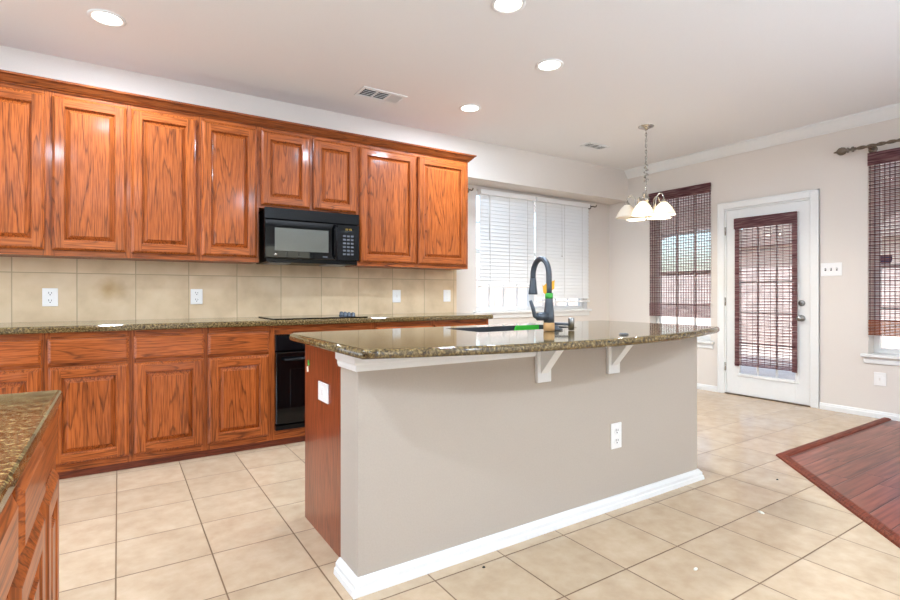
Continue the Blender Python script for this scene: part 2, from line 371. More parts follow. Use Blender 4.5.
# cabinet wall (back), header over the nook, nook back wall with window opening
m = MB(); m.box(XL-.2, NOOK_X, YW, YN+TH, 0, CEIL)
struct(m.build('wall_back', M['wall']), 'warm white wall behind the cabinets', 'wall')
m = MB(); m.box(NOOK_X, W, YW, YN+TH, HEAD_Z, CEIL)
struct(m.build('wall_header', M['wall']), 'wall header over the window nook', 'wall')
WX0, WX1, WZ0, WZ1 = 3.42, 5.235, .905, 2.30
def holed_wall(name, axis, plane0, plane1, lo, hi, z0, z1, holes, material, label):
    """a wall slab normal to axis with rectangular openings (lo, hi, z0, z1)"""
    m = MB(); hs = sorted(holes); cur = lo
    def slab(a, c, p, q):
        if c-a < 1e-5 or q-p < 1e-5: return
        if axis == 1: m.box(a, c, plane0, plane1, p, q)
        else: m.box(plane0, plane1, a, c, p, q)
    for (a, c, p, q) in hs:
        slab(cur, a, z0, z1); slab(a, c, z0, p); slab(a, c, q, z1); cur = c
    slab(cur, hi, z0, z1)
    return struct(m.build(name, material), label, 'wall')
holed_wall('wall_nook', 1, YN, YN+TH, NOOK_X, W, 0, HEAD_Z, [(WX0, WX1, WZ0, WZ1)], M['wall'], 'recessed nook wall around the white blinds')
DY0, DY1, DZ = 2.290, 3.138, 2.043          # door opening
W2 = (3.30, 4.10, .565, 2.36); W3 = (.95, 1.838, .565, 2.36); W4 = (-3.2, -1.4, .6, 2.3)
holed_wall('wall_right', 0, W, W+TH+.04, YF_-.2, YN+TH, 0, CEIL, [(DY0, DY1, 0, DZ), W2, W3, W4], M['wall'], 'warm white wall with the glazed patio door')
holed_wall('wall_front', 1, YF_-TH, YF_, XL-.2, W, 0, CEIL, [(-2.05, .25, .6, 2.3), (1.75, 4.05, .6, 2.3)], M['wall'], 'living room wall behind the viewer')
holed_wall('wall_left', 0, XL-TH, XL, YF_-.2, YW, 0, CEIL, [(.9, 3.4, .15, 2.2)], M['wall'], 'far side wall of the kitchen')

# crown moulding on the door wall, baseboards
CP = [(0, CEIL-.105), (.012, CEIL-.105), (.018, CEIL-.092), (.030, CEIL-.080), (.055, CEIL-.045), (.072, CEIL-.022), (.082, CEIL-.018), (.082, CEIL), (0, CEIL)]
m = MB(); m.sweep([(W, YW), (W, YF_)], CP); struct(m.build('trim_1', M['white']), 'white crown moulding along the door wall', 'trim')
BP = [(0, 0), (.016, 0), (.016, .038), (.012, .046), (.012, .054), (.006, .062), (0, .062)]
m = MB(); m.sweep([(W, DY0-.075), (W, YF_)], BP); struct(m.build('baseboard_right', M['white']), 'white baseboard beside the patio door', 'baseboard')
m = MB(); m.sweep([(W, YN), (W, DY1+.075)], BP); m.sweep([(NOOK_X, YN), (W-.016, YN)], BP)
struct(m.build('baseboard_back', M['white']), 'white baseboard round the nook corner', 'baseboard')

# ------------------------------------------------------------------ windows
def sash_window(name, axis, plane, lo, hi, z0, z1, cols, rows, meet, sill=True, recess=.10, label='', room=1, depth_sign=1):
    """frame, meeting rail, muntins and glass set back in the opening"""
    root = bpy.data.objects.new(name, None); COL.objects.link(root); struct(root, label, 'window')
    f = MB(); q = plane+recess*depth_sign; a0, a1 = sorted((q, q+.05*depth_sign)); mid = (a0+a1)/2
    def bx(mb, u0, u1, w0, w1, d0, d1, bev=.003):
        if axis == 0: mb.box(d0, d1, u0, u1, w0, w1, bev)
        else: mb.box(u0, u1, d0, d1, w0, w1, bev)
    fw = .045
    bx(f, lo, lo+fw, z0, z1, a0, a1); bx(f, hi-fw, hi, z0, z1, a0, a1)
    bx(f, lo+fw, hi-fw, z1-fw, z1, a0, a1); bx(f, lo+fw, hi-fw, z0, z0+fw, a0, a1)
    f.build('window_frame', M['white'], root)
    s = MB(); mz = z0+(z1-z0)*meet
    bx(s, lo+fw, hi-fw, mz-.022, mz+.022, a0+.004, a1-.004)
    if cols == 'pair':
        xm = (lo+hi)/2; bx(s, xm-.04, xm+.04, z0+fw, mz-.022, a0, a1); bx(s, xm-.04, xm+.04, mz+.022, z1-fw, a0, a1)
    s.build('sash_rail', M['white'], root)
    mu = MB(); n = 8 if cols == 'pair' else cols
    for k in range(1, n):
        if cols == 'pair' and k == n//2: continue
        u = lo+fw+(hi-lo-2*fw)*k/n
        for p, r_ in ((z0+fw, mz-.022), (mz+.022, z1-fw)): bx(mu, u-.008, u+.008, p, r_, mid-.010, mid+.010, .002)
    for p, r_ in ((z0+fw, mz-.022), (mz+.022, z1-fw)):
        for k in range(1, rows):
            z = p+(r_-p)*k/rows
            bx(mu, lo+fw, hi-fw, z-.008, z+.008, mid-.008, mid+.008, .002)
    mu.build('muntin_grid', M['white'], root)
    g = MB(); bx(g, lo+fw-.004, hi-fw+.004, z0+fw-.004, z1-fw+.004, mid-.002, mid+.002, 0); g.build('pane', M['glass'], root)
    if sill:
        sl = MB(); e = -depth_sign
        d0, d1 = sorted((plane+recess*depth_sign, plane+.045*e)); bx(sl, lo-.045, hi+.045, z0-.028, z0, *sorted((plane, plane+.045*e)), .004); bx(sl, lo, hi, z0-.028, z0+.001, *sorted((plane, plane+recess*depth_sign)), 0)
        bx(sl, lo-.03, hi+.03, z0-.085, z0-.028, *sorted((plane, plane+.016*e)), .004)
        sl.build('window_sill', M['white'], root)
    return root
sash_window('window_1', 1, YN, WX0, WX1, WZ0, WZ1, 'pair', 2, .5, True, .075, 'nook window behind two white horizontal blinds')
sash_window('window_2', 0, W, *W2, 3, 2, .44, True, .13, 'sash window between the nook corner and the patio door')
w3 = sash_window('window_3', 0, W, *W3, 3, 2, .44, True, .13, 'sash window beyond the switch plate with a shield sticker')
for nm, ax, pl, h, sg in (('window_4', 0, W, W4, 1), ('window_5', 1, YF_, (-2.05, .25, .6, 2.3), -1), ('window_6', 1, YF_, (1.75, 4.05, .6, 2.3), -1), ('window_7', 0, XL, (.9, 3.4, .15, 2.2), -1)):  # unseen windows; those behind the viewer and in the door wall added for light
    sash_window(nm, ax, pl, *h, 'pair', 2, .5, True, .07, 'guessed window out of view', depth_sign=sg)
# shield sticker on window_3 glass
sh = [(-.045, .05), (-.02, .042), (0, .052), (.02, .042), (.045, .05), (.046, .0), (.03, -.035), (0, -.055), (-.03, -.035), (-.046, 0)]
m = MB(); m.prism([(1.755+u, 1.405+v) for u, v in sh], 0, W+.13+.019, W+.13+.0215)
m.build('shield_sticker', M['sticker'], w3)

# ------------------------------------------------------------------ patio door
d1 = bpy.data.objects.new('door_1', None); COL.objects.link(d1); struct(d1, 'white half glazed patio door in a white casing', 'door')
m = MB()
CW = .072
m.box(W-.020, W, DY1, DY1+CW, 0, DZ+CW, .004); m.box(W-.020, W, DY0-CW, DY0, 0, DZ+CW, .004); m.box(W-.020, W, DY0, DY1, DZ, DZ+CW, .004)
m.box(W-.026, W, DY1+CW-.016, DY1+CW, 0, DZ+CW, .003); m.box(W-.026, W, DY0-CW, DY0-CW+.016, 0, DZ+CW, .003); m.box(W-.026, W, DY0-CW, DY1+CW, DZ+CW-.016, DZ+CW, .003)
m.build('door_casing', M['white'], d1)
m = MB(); JT = .016
m.box(W, W+.12, DY1-JT, DY1, 0, DZ); m.box(W, W+.12, DY0, DY0+JT, 0, DZ); m.box(W, W+.12, DY0+JT, DY1-JT, DZ-JT, DZ)
m.build('door_jamb', M['white'], d1)
SY0, SY1, SZ0, SZ1 = DY0+.018, DY1-.018, .012, 2.025
GY0, GY1, GZ0, GZ1 = 2.425, 2.985, .235, 1.90
DX0, DX1 = W+.006, W+.050
m = MB()
m.box(DX0, DX1, SY0, GY0, SZ0, SZ1, .002); m.box(DX0, DX1, GY1, SY1, SZ0, SZ1, .002)
m.box(DX0, DX1, GY0, GY1, SZ0, GZ0, .002); m.box(DX0, DX1, GY0, GY1, GZ1, SZ1, .002)
m.build('door_slab', M['white'], d1)
m = MB()
for a, c, p, q in ((GY0-.028, GY0+.006, GZ0-.028, GZ1+.028), (GY1-.006, GY1+.028, GZ0-.028, GZ1+.028), (GY0+.006, GY1-.006, GZ0-.028, GZ0+.006), (GY0+.006, GY1-.006, GZ1-.006, GZ1+.028)):
    m.box(DX0-.010, DX0+.002, a, c, p, q, .004)
m.build('glazing_bead', M['white'], d1)
m = MB()
for k in (1, 2): u = GY0+(GY1-GY0)*k/3; m.box(DX0+.012, DX0+.032, u-.008, u+.008, GZ0, GZ1)
for k in range(1, 5): z = GZ0+(GZ1-GZ0)*k/5; m.box(DX0+.013, DX0+.031, GY0, GY1, z-.008, z+.008)
m.build('muntin_grid', M['white'], d1)
m = MB(); m.box(DX0+.020, DX0+.024, GY0, GY1, GZ0, GZ1); m.build('pane', M['glass'], d1)
RX = Matrix.Rotation(-PI/2, 4, 'Y')
def at(x, y, z): return Matrix.Translation((x, y, z)) @ RX
KY = 2.373
m = MB(); m.lathe([(.001, .0), (.032, 0), (.032, .006), (.024, .012), (.012, .014), (.011, .032), (.020, .038), (.028, .050), (.027, .060), (.016, .066), (.001, .067)], mx=at(DX0, KY, .862)); m.build('door_knob', M['steel'], d1)
m = MB(); m.lathe([(.001, .0), (.030, 0), (.030, .008), (.026, .014), (.020, .016), (.001, .017)], mx=at(DX0, KY, 1.012)); m.box(DX0-.032, DX0-.016, KY-.004, KY+.004, .996, 1.028, .002); m.build('deadbolt', M['steel'], d1)
for z in (.30, 1.02, 1.80):
    m = MB(); m.tube([(W-.004, SY1+.010, z-.045), (W-.004, SY1+.010, z+.045)], .008, 8); m.build('hinge', M['chrome'], d1)
m = MB(); m.box(W-.012, W+.13, DY0, DY1, 0, .012, .003); m.build('threshold', M['bronze'], d1)

# ------------------------------------------------------------------ outside
m = MB(); m.box(W+TH+.04, 30, -20, 26, -.25, -.12); m.box(-12, W+TH+.04, YN+TH, 26, -.25, -.12); struct(m.build('ground', M['lawn']), 'pale gravel yard outside the windows', 'ground')
m = MB(); m.box(W+TH+.04, 8.6, -3, 7, -.12, -.03); struct(m.build('ground_patio', M['concrete']), 'concrete patio slab outside the door', 'patio')
m = MB(); m.box(W+TH+.04, 8.7, -3, 7.2, 2.62, 2.80); struct(m.build('roof_patio', M['stucco']), 'covered patio roof outside the door', 'patio roof')
def arch_wall():
    """arcade with two segmental arches carrying the patio roof"""
    m = MB(); x0, x1 = 8.2, 8.5
    def span(a, c, zs, zt):
        pts = []
        for k in range(17):
            t_ = k/16; pts.append((a+(c-a)*t_, zs+(zt-zs)*math.sqrt(max(0, 1-(2*t_-1)**2))))
        m.prism([(a, 2.62)]+pts+[(c, 2.62)], 0, x0, x1)
    m.box(x0, x1, -3, -.6, -.05, 2.62); span(-.6, 2.66, 1.8, 2.36); m.box(x0, x1, 2.66, 2.98, -.05, 2.62); span(2.98, 6.5, 1.8, 2.22); m.box(x0, x1, 6.5, 7.1, -.05, 2.62)
    return m
struct(arch_wall().build('wall_patio', M['stucco']), 'arched patio wall outside', 'patio wall')
fe = thing('garden_fence', 'tall weathered board fence beyond the patio arches', 'fence', (13, 0, -.12))
m = MB()
for k in range(110): m.box(0, .02, -6+k*.15, -6+k*.15+.143, 0, 1.85+.02*random.random())
m.build('fence_boards', M['fencewood'], fe)
m = MB(); [m.box(.02, .06, -6, 10.5, z, z+.09) for z in (.3, 1.0, 1.6)]; m.build('fence_rail', M['fencewood'], fe)
nh = thing('neighbour_house', 'brick house with a grey roof far beyond the garden fence', 'house', (19, 3, -.12))
m = MB(); m.box(0, 7, -7, 7, 0, 2.9); m.build('wall', M['brick'], nh)
m = MB(); m.prism([(-.5, 2.9), (7.5, 2.9), (3.5, 5.0)], 1, -7.4, 7.4); m.build('roof', M['shingle'], nh)
fb = thing('garden_fence', 'pale board fence outside the nook window', 'fence', (3, 9.2, -.12))
m = MB()
for k in range(60): m.box(-2+k*.15, -2+k*.15+.143, 0, .02, 0, 1.85+.02*random.random())
m.build('fence_boards', M['fencewood'], fb)
m = MB(); [m.box(-2, 7, .02, .06, z, z+.09) for z in (.3, 1.0, 1.6)]; m.build('fence_rail', M['fencewood'], fb)

# ------------------------------------------------------------------ blinds
def white_blind(x0, x1, zb, label):
    r = thing('horizontal_blind', label, 'window blind', ((x0+x1)/2, YN-.035, 0)); w_ = (x1-x0)/2
    zt = 2.292
    m = MB(); m.box(-w_, w_, -.032, .030, zt-.055, zt, .003); m.build('head_rail', M['plate'], r)
    m = MB(); z = zt-.075; tl = math.radians(67)
    while z > zb+.03:
        m.box(-w_+.004, w_-.004, -.0255, .0255, -.0018, .0018, mx=Matrix.Translation((0, 0, z)) @ Matrix.Rotation(tl, 4, 'X')); z -= .0425
    m.build('slats', M['slats'], r)
    m = MB(); m.box(-w_+.004, w_-.004, -.026, .026, zb-.012, zb+.010, .004); m.build('bottom_rail', M['plate'], r)
    m = MB(); [m.box(u-.002, u+.002, -.029, -.027, zb, zt-.05) for u in (-w_*.68, 0, w_*.68)]; m.build('ladder_cord', M['cord'], r)
    return r
bl = white_blind(3.437, 4.268, 1.19, 'white horizontal blind raised above bare panes, on the cabinet side of the nook window')
m = MB(); m.tube([(-.30, -.040, 2.24), (-.30, -.042, 1.72)], .004, 6); m.build('tilt_wand', M['plate'], bl)
br_ = white_blind(4.284, 5.225, 1.010, 'white horizontal blind lowered almost to the sill of the nook window')
m = MB(); m.tube([(-.06, -.040, 2.24), (-.055, -.040, 1.60)], .002, 6); m.lathe([(.001, 0), (.008, .004), (.004, .03), (.001, .032)], (-.055, -.040, 1.57), 8); m.build('pull_cord', M['cord'], br_)

def woven_shade(label, x, y0, y1, zt, zb, pitch, reed_h, threads, binding, rollz, val=.11, thw=.0016, hem='reed'):
    r = thing('woven_shade', label, 'window shade', (x, (y0+y1)/2, 0)); w_ = (y1-y0)/2
    m = MB(); z = zt-.01; k = 0
    while z > zb+rollz:
        h = reed_h*(.85+.3*random.random())*(1.0 if k % 2 else .55); m.box(-.002, .002, -w_, w_, z-h, z); z -= pitch*(.94+.12*random.random()); k += 1
    m.build('woven_reeds', M['reed'], r)
    m = MB()
    for k in range(threads+1):
        u = -w_+.01+(2*w_-.02)*k/threads; m.box(-.0045, -.002, u-thw, u+thw, zb, zt)
    m.build('woven_threads', M['thread'], r)
    m = MB(); z = zt
    while z > zt-val: m.box(-.020, -.012, -w_-.004, w_+.004, z-.0092, z, .001); z -= .0096
    m.box(-.012, .0, -w_, w_, zt-.03, zt); m.build('valance', M['reed'], r)
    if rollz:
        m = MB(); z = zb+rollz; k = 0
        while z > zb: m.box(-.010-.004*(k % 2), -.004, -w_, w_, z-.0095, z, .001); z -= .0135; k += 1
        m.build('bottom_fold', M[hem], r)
    if binding:
        for sgn in (-1, 1):
            m = MB(); a, c = sorted((sgn*(w_-.045), sgn*(w_+.001))); z = zt-.02
            while z > zb: m.box(-.006, -.001, a, c, z-.024, z, .001); z -= .0255
            m.build('edge_binding', M['reed'], r)
    return r
woven_shade('red brown woven wood shade over the window beside the chandelier', W-.012, 3.292, 4.092, 2.372, .838, .0155, .0095, 24, False, .15, thw=.0030)
woven_shade('red brown woven wood shade hanging on the patio door glass', W-.030, 2.400, 3.010, 1.922, .340, .0160, .0105, 10, True, .03)
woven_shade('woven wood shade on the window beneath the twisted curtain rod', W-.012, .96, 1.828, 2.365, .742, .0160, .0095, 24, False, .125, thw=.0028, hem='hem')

# ------------------------------------------------------------------ curtain rods
rod = thing('curtain_rod', 'twisted bronze curtain rod with a ball finial above the woven shade', 'curtain rod', (W-.085, 1.0, 2.415))
m = MB()
for ph in (0, PI):
    m.tube([(.008*math.cos(ph+k*.55), .90-k*.0125, .008*math.sin(ph+k*.55)) for k in range(145)], .0095, 8)
m.build('rod', M['bronze'], rod)
RYm = Matrix.Rotation(-PI/2, 4, 'X')
m = MB(); m.lathe([(.001, 0), (.014, 0), (.014, .012), (.024, .016), (.024, .028), (.013, .034), (.013, .052), (.024, .056), (.024, .064), (.016, .070), (.030, .082), (.037, .104), (.034, .124), (.020, .142), (.009, .150), (.009, .158), (.004, .170), (.001, .172)], mx=Matrix.Translation((0, .90, 0)) @ RYm); m.build('finial', M['bronze'], rod)
m = MB(); m.lathe([(.001, 0), (.034, 0), (.034, .008), (.018, .014), (.001, .015)], mx=Matrix.Translation((.085, .80, -.02)) @ RX); m.tube([(.075, .80, -.02), (.02, .80, -.025), (-.004, .80, -.022)], .010, 8); m.tube([(.022*math.sin(a), .80, -.004-.022*math.cos(a)) for a in [-1.6+k*.32 for k in range(11)]], .007, 8); m.build('rod_bracket', M['bronze'], rod)
for x, lb in ((3.285, 'small bronze rod bracket beside the nook window nearest the wall cabinets'), (5.275, 'small bronze rod bracket on the nook wall near the door wall corner')):
    r = thing('curtain_rod_bracket', lb, 'curtain bracket', (x, YN, 2.268), group='empty rod brackets in the window nook')
    RZ = Matrix.Rotation(PI/2, 4, 'X')
    m = MB(); m.lathe([(.001, 0), (.034, 0), (.034, .008), (.020, .016), (.001, .017)], mx=RZ, n=18); m.build('wall_plate', M['bronze'], r)
    m = MB(); m.tube([(0, -.012, 0), (0, -.07, -.004), (0, -.095, -.016), (0, -.115, -.016), (0, -.128, .004)], .008, 8); m.build('hook', M['bronze'], r)

# ------------------------------------------------------------------ cabinets
def ring_rect(x0, x1, z0, z1, y, d): return [(x0+d, y, z0+d), (x1-d, y, z0+d), (x1-d, y, z1-d), (x0+d, y, z1-d)]
DT = .030
def panel_door(parent, x0, x1, z0, z1, yf, st=.062, hx='oakx'):
    """raised panel door: stiles upright grain, rails level grain, panel as a sub-part"""
    y = yf-DT; m = MB(); bv = .006
    # outer edge profile + back, as a frame with an inner opening
    outer = [ring_rect(x0, x1, z0, z1, yf, 0), ring_rect(x0, x1, z0, z1, y+.012, 0), ring_rect(x0, x1, z0, z1, y+.010, .002), ring_rect(x0, x1, z0, z1, y+.001, .014), ring_rect(x0, x1, z0, z1, y, .016)]
    m.rings(outer, 0, False, False)
    a = ring_rect(x0, x1, z0, z1, y, .016); i = ring_rect(x0, x1, z0, z1, y, st); i2 = ring_rect(x0, x1, z0, z1, y+.005, st+.005); i3 = ring_rect(x0, x1, z0, z1, min(yf-.001, y+.018), st+.008)
    b = bmesh.new()
    va = [b.verts.new(p) for p in a]; vi = [b.verts.new(p) for p in i]
    # rails run between the stiles
    A = {k: b.verts.new(p) for k, p in dict(bl=(x0+st, y, z0+.016), br=(x1-st, y, z0+.016), tl=(x0+st, y, z1-.016), tr=(x1-st, y, z1-.016)).items()}
    f1 = b.faces.new((A['bl'], A['br'], vi[1], vi[0])); f2 = b.faces.new((vi[3], vi[2], A['tr'], A['tl']))
    f1.material_index = f2.material_index = 1
    b.faces.new((va[0], A['bl'], vi[0], vi[3], A['tl'], va[3])); b.faces.new((A['br'], va[1], va[2], A['tr'], vi[2], vi[1]))
    me = bpy.data.meshes.new('t'); b.to_mesh(me); b.free(); m.bm.from_mesh(me); bpy.data.meshes.remove(me)
    m.rings([i, i2, i3], 0, False, False)
    m.rings([ring_rect(x0, x1, z0, z1, yf, 0), ring_rect(x0, x1, z0, z1, yf, st+.009)], 0, False, False)
    dr = m.build('door', [M['oakv'], M[hx]], parent)
    p = MB(); e = st+.007
    p.rings([ring_rect(x0, x1, z0, z1, y+.0185, e), ring_rect(x0, x1, z0, z1, y+.0175, e+.004), ring_rect(x0, x1, z0, z1, y+.0165, e+.008), ring_rect(x0, x1, z0, z1, y+.005, e+.025), ring_rect(x0, x1, z0, z1, y+.001, e+.027)], 0, True, True)
    p.build('raised_panel', M['oakv'], dr)
    return dr
def drawer_front(parent, x0, x1, z0, z1, yf, hx='oakx'):
    y = yf-DT; m = MB()
    m.rings([ring_rect(x0, x1, z0, z1, yf, 0), ring_rect(x0, x1, z0, z1, y+.009, 0), ring_rect(x0, x1, z0, z1, y+.007, .003), ring_rect(x0, x1, z0, z1, y+.0015, .012), ring_rect(x0, x1, z0, z1, y, .014)], 0)
    return m.build('drawer', M[hx], parent)
def face_frame(parent, x0, x1, z0, z1, yf, stiles, rails, t_=.018, name='face_frame', hx='oakx'):
    m = MB()
    for a, c in stiles: m.box(a, c, yf, yf+t_, z0, z1, 0, mi=0)
    for (p, q) in rails:
        ss = sorted(stiles)
        for (a, c), (d, e) in zip(ss, ss[1:]): m.box(c, d, yf+.0004, yf+t_, p, q, 0, mi=1)
    return m.build(name, [M['oakv'], M[hx]], parent)

YU = 4.130   # upper face frame plane (door faces at 4.10)
def upper(x0, x1, doors, z0, label, zd0):
    r = thing('wall_cabinet', label, 'wall cabinet', (x0, YU, z0), group='wall cabinets above the tiled backsplash')
    wd = x1-x0; H_ = 2.43-z0
    m = MB(); m.box(.001, wd-.001, .018, YW-YU-.001, .0, H_); m.build('cabinet_box', M['oakv'], r)
    ed = [0]+[v-x0 for d in doors for v in d]+[wd]
    st = [(0, ed[1]+.014)]+[(ed[k]-.014, ed[k+1]+.014) for k in range(2, len(ed)-2, 2)]+[(ed[-2]-.014, wd)]
    face_frame(r, 0, wd, 0, H_, 0, st, [(0, zd0-z0+.014), (2.366-z0-.014, H_)])
    for a, c in doors: panel_door(r, a-x0, c-x0, zd0-z0, 2.366-z0, 0)
    return r
upper(-1.225, -.374, [(-1.20, -.815), (-.785, -.393)], 1.347, 'oak wall cabinet cut off by the picture edge, above the first backsplash outlet', 1.383)
upper(-.374, .490, [(-.355, .045), (.073, .473)], 1.347, 'two door oak wall cabinet between the cut off cabinet and the single door one', 1.383)
upper(.490, .909, [(.507, .893)], 1.347, 'single door oak wall cabinet beside the microwave', 1.383)
upper(.909, 1.722, [(.926, 1.305), (1.333, 1.708)], 1.770, 'short two door oak wall cabinet directly over the microwave', 1.793)
upper(1.722, 2.877, [(1.736, 2.284), (2.309, 2.849)], 1.347, 'wide two door oak wall cabinet at the end beside the window nook', 1.378)
KP = [(0, 2.396), (.010, 2.396), (.014, 2.404), (.022, 2.408), (.036, 2.424), (.050, 2.440), (.060, 2.444), (.062, 2.456), (0, 2.456)]
m = MB(); m.sweep([(-1.225, YU-.001), (2.878, YU-.001), (2.878, YW)], KP); tag(m.build('cabinet_crown', M['crown']), 'dark oak crown moulding along the tops of the wall cabinets', 'moulding')

YB = 3.810   # base face frame plane (door faces at 3.78)
def base(x0, x1, bays, label, drawers=True, door=True):
    r = thing('base_cabinet', label, 'base cabinet', (x0, YB, 0), group='base cabinets under the back worktop')
    wd = x1-x0
    m = MB(); m.box(.001, wd-.001, .018, YW-YB-.02, .075, .873); m.build('cabinet_box', M['oakv'], r)
    ed = [0]+[v-x0 for d in bays for v in d]+[wd]
    st = [(0, ed[1]+.012)]+[(ed[k]-.012, ed[k+1]+.012) for k in range(2, len(ed)-2, 2)]+[(ed[-2]-.012, wd)]
    face_frame(r, 0, wd, .045, .873, 0, st, [(.045, .10), (.656, .702), (.822, .873)])
    for a, c in bays:
        drawer_front(r, a-x0, c-x0, .690, .834, 0)
        panel_door(r, a-x0, c-x0, .089, .668, 0)
    m = MB(); m.box(0, wd, .006, .026, 0, .046); m.build('toe_kick', M['toe'], r)
    return r
base(-1.24, -.362, [(-1.20, -.81), (-.78, -.377)], 'oak base cabinet mostly hidden behind the near granite corner')
base(-.362, .494, [(-.347, .055), (.082, .481)], 'two door oak base cabinet with two drawers above, past the near granite corner')
base(.494, .928, [(.507, .906)], 'single door oak base cabinet beside the black oven')
base(1.722, 2.887, [(1.745, 2.265), (2.295, 2.862)], 'oak base cabinet past the oven, mostly hidden behind the island')
# oven housing
r = thing('oven_cabinet', 'oak cabinet frame around the black built in oven', 'oven cabinet', (.928, YB, 0))
wd = 1.722-.928
m = MB(); m.box(0, .022, 0, .6, .045, .873); m.box(wd-.022, wd, 0, .6, .045, .873, mi=0); m.box(.022, wd-.022, 0, .018, .045, .113, mi=1); m.box(.022, wd-.022, 0, .018, .808, .873, mi=1)
m.build('face_frame', [M['oakv'], M['oakx']], r)
m = MB(); m.box(0, wd, .006, .026, 0, .046); m.build('toe_kick', M['toe'], r)
ov = thing('wall_oven', 'black built in oven under the worktop, partly hidden by the island', 'oven', (.950, YB-.03, .115))
ow = .748
m = MB(); m.box(.004, ow-.004, .034, .55, .002, .688); m.build('oven_body', M['black'], ov)
m = MB(); m.box(0, ow, 0, .034, .575, .688, .004); m.build('control_panel', M['black'], ov)
m = MB(); m.box(.20, .54, -.002, .002, .60, .67, .001); m.lathe([(.001, .0), (.016, 0), (.014, .014), (.001, .015)], mx=Matrix.Translation((.235, -.002, .632)) @ Matrix.Rotation(PI/2, 4, 'X'), n=16, mi=1); m.build('control_display', [M['blackglass'], M['steel']], ov)
od = MB(); od.box(0, ow, -.012, .030, .045, .565, .006); od = od.build('oven_door', M['blackglass'], ov)
m = MB(); m.box(.10, ow-.10, -.0135, -.011, .14, .44, .001); m.build('door_window', M['meshglass'] if False else M['blackglass'], od)
m = MB(); m.tube([(.05, -.050, .515), (ow-.05, -.050, .515)], .012, 12); [m.tube([(u, -.050, .515), (u, -.010, .515)], .009, 8) for u in (.07, ow-.07)]; m.build('oven_handle', M['black'], od)
m = MB(); m.box(0, ow, 0, .03, 0, .036, .003); m.build('lower_vent', M['black'], ov)

# back worktop and splash
wt = MB(); wt.box(-1.25, 2.905, 3.752, YW, .874, .914, .012, 3); tag(wt.build('back_worktop', M['granite']), 'long speckled brown granite worktop under the tiled backsplash', 'worktop')
m = MB(); m.box(-1.25, 2.937, YW-.0105, YW-.001, .914, 1.62); tag(m.build('backsplash', M['splash']), 'tan square tile backsplash between worktop and wall cabinets', 'backsplash')
ck = thing('cooktop', 'black glass cooktop flush on the back worktop under the microwave', 'cooktop', (.95, 3.83, .914))
m = MB(); m.box(0, .74, 0, .50, 0, .008, .003); m.build('glass_top', M['blackglass'], ck)
for k in range(4):
    m = MB(); m.lathe([(.001, .0), (.021, 0), (.021, .004), (.017, .008), (.016, .026), (.012, .030), (.001, .030)], (.625, .035+.085*k, .008), 14); m.box(.622, .628, .020+.085*k, .050+.085*k, .036, .042, .001); m.build('knob', M['slate'], ck)

# microwave
mw = thing('microwave', 'black over the range microwave hung under the short wall cabinet', 'microwave', (.930, 4.03, 1.368))
mwW, mwH = .768, .398
m = MB(); m.box(.022, mwW-.006, .030, .385, -.020, mwH, .003); m.build('microwave_body', M['black'], mw)
m = MB(); m.box(0, mwW, 0, .030, mwH-.088, mwH, .004); [m.box(.055, mwW-.05, -.002, .002, mwH-.080+k*.011, mwH-.075+k*.011, 0) for k in range(7)]; m.build('vent_grille', M['black'], mw)
md = MB(); md.box(0, .570, -.004, .028, .012, mwH-.092, .006, 2); md = md.build('microwave_door', M['blackglass'], mw)
m = MB(); m.box(.075, .500, -.0055, -.003, .068, .245, .001); m.build('door_window', M['meshglass'], md)
m = MB(); m.lathe([(.001, .0), (.011, 0), (.011, .0015), (.001, .002)], mx=Matrix.Translation((.083, -.004, .038)) @ Matrix.Rotation(PI/2, 4, 'X'), n=20); m.build('round_emblem', M['chrome'], md)
m = MB(); m.box(.452, .490, -.005, -.003, .030, .037); m.build('nameplate', M['key'], md)
m = MB(); m.tube([(.552, -.004, .03), (.552, -.040, .055), (.552, -.044, .16), (.552, -.040, .27), (.552, -.004, .292)], .011, 10); m.build('microwave_handle', M['black'], md)
cp = MB(); cp.box(.574, mwW, -.002, .028, .012, mwH-.092, .004); cp = cp.build('control_panel', M['black'], mw)
m = MB(); m.box(.625, .715, -.004, -.001, .252, .282, .001); m.build('display_window', M['blackglass'], cp)
m = MB()
for k, u in enumerate((.640, .655, .675, .690)):   # clock figures 12:45 as strokes
    segs = {0: 'bc', 1: 'abged', 2: 'fgbc', 3: 'afgcd'}[k]
    x, z, s_, h_ = u, .260, .008, .0075
    P = dict(a=(x, x+s_, z+2*h_-.001, z+2*h_), g=(x, x+s_, z+h_-.0005, z+h_+.0005), d=(x, x+s_, z, z+.001), f=(x, x+.001, z+h_, z+2*h_), b=(x+s_-.001, x+s_, z+h_, z+2*h_), e=(x, x+.001, z, z+h_), c=(x+s_-.001, x+s_, z, z+h_))
    for g_ in segs: a, c, p, q = P[g_]; m.box(a, c, -.0048, -.004, p, q)
m.build('clock_digits', M['display'], cp)
m = MB()
for rr in range(6):
    for cc in range(3): m.box(.624+cc*.034, .648+cc*.034, -.0035, -.001, .055+rr*.030, .070+rr*.030, .001)
m.build('keypad', M['key'], cp)
for u in (.06, .52): m = MB(); m.box(u, u+.16, .08, .30, -.026, -.018, .001); m.build('grease_filter', M['steel'], mw)

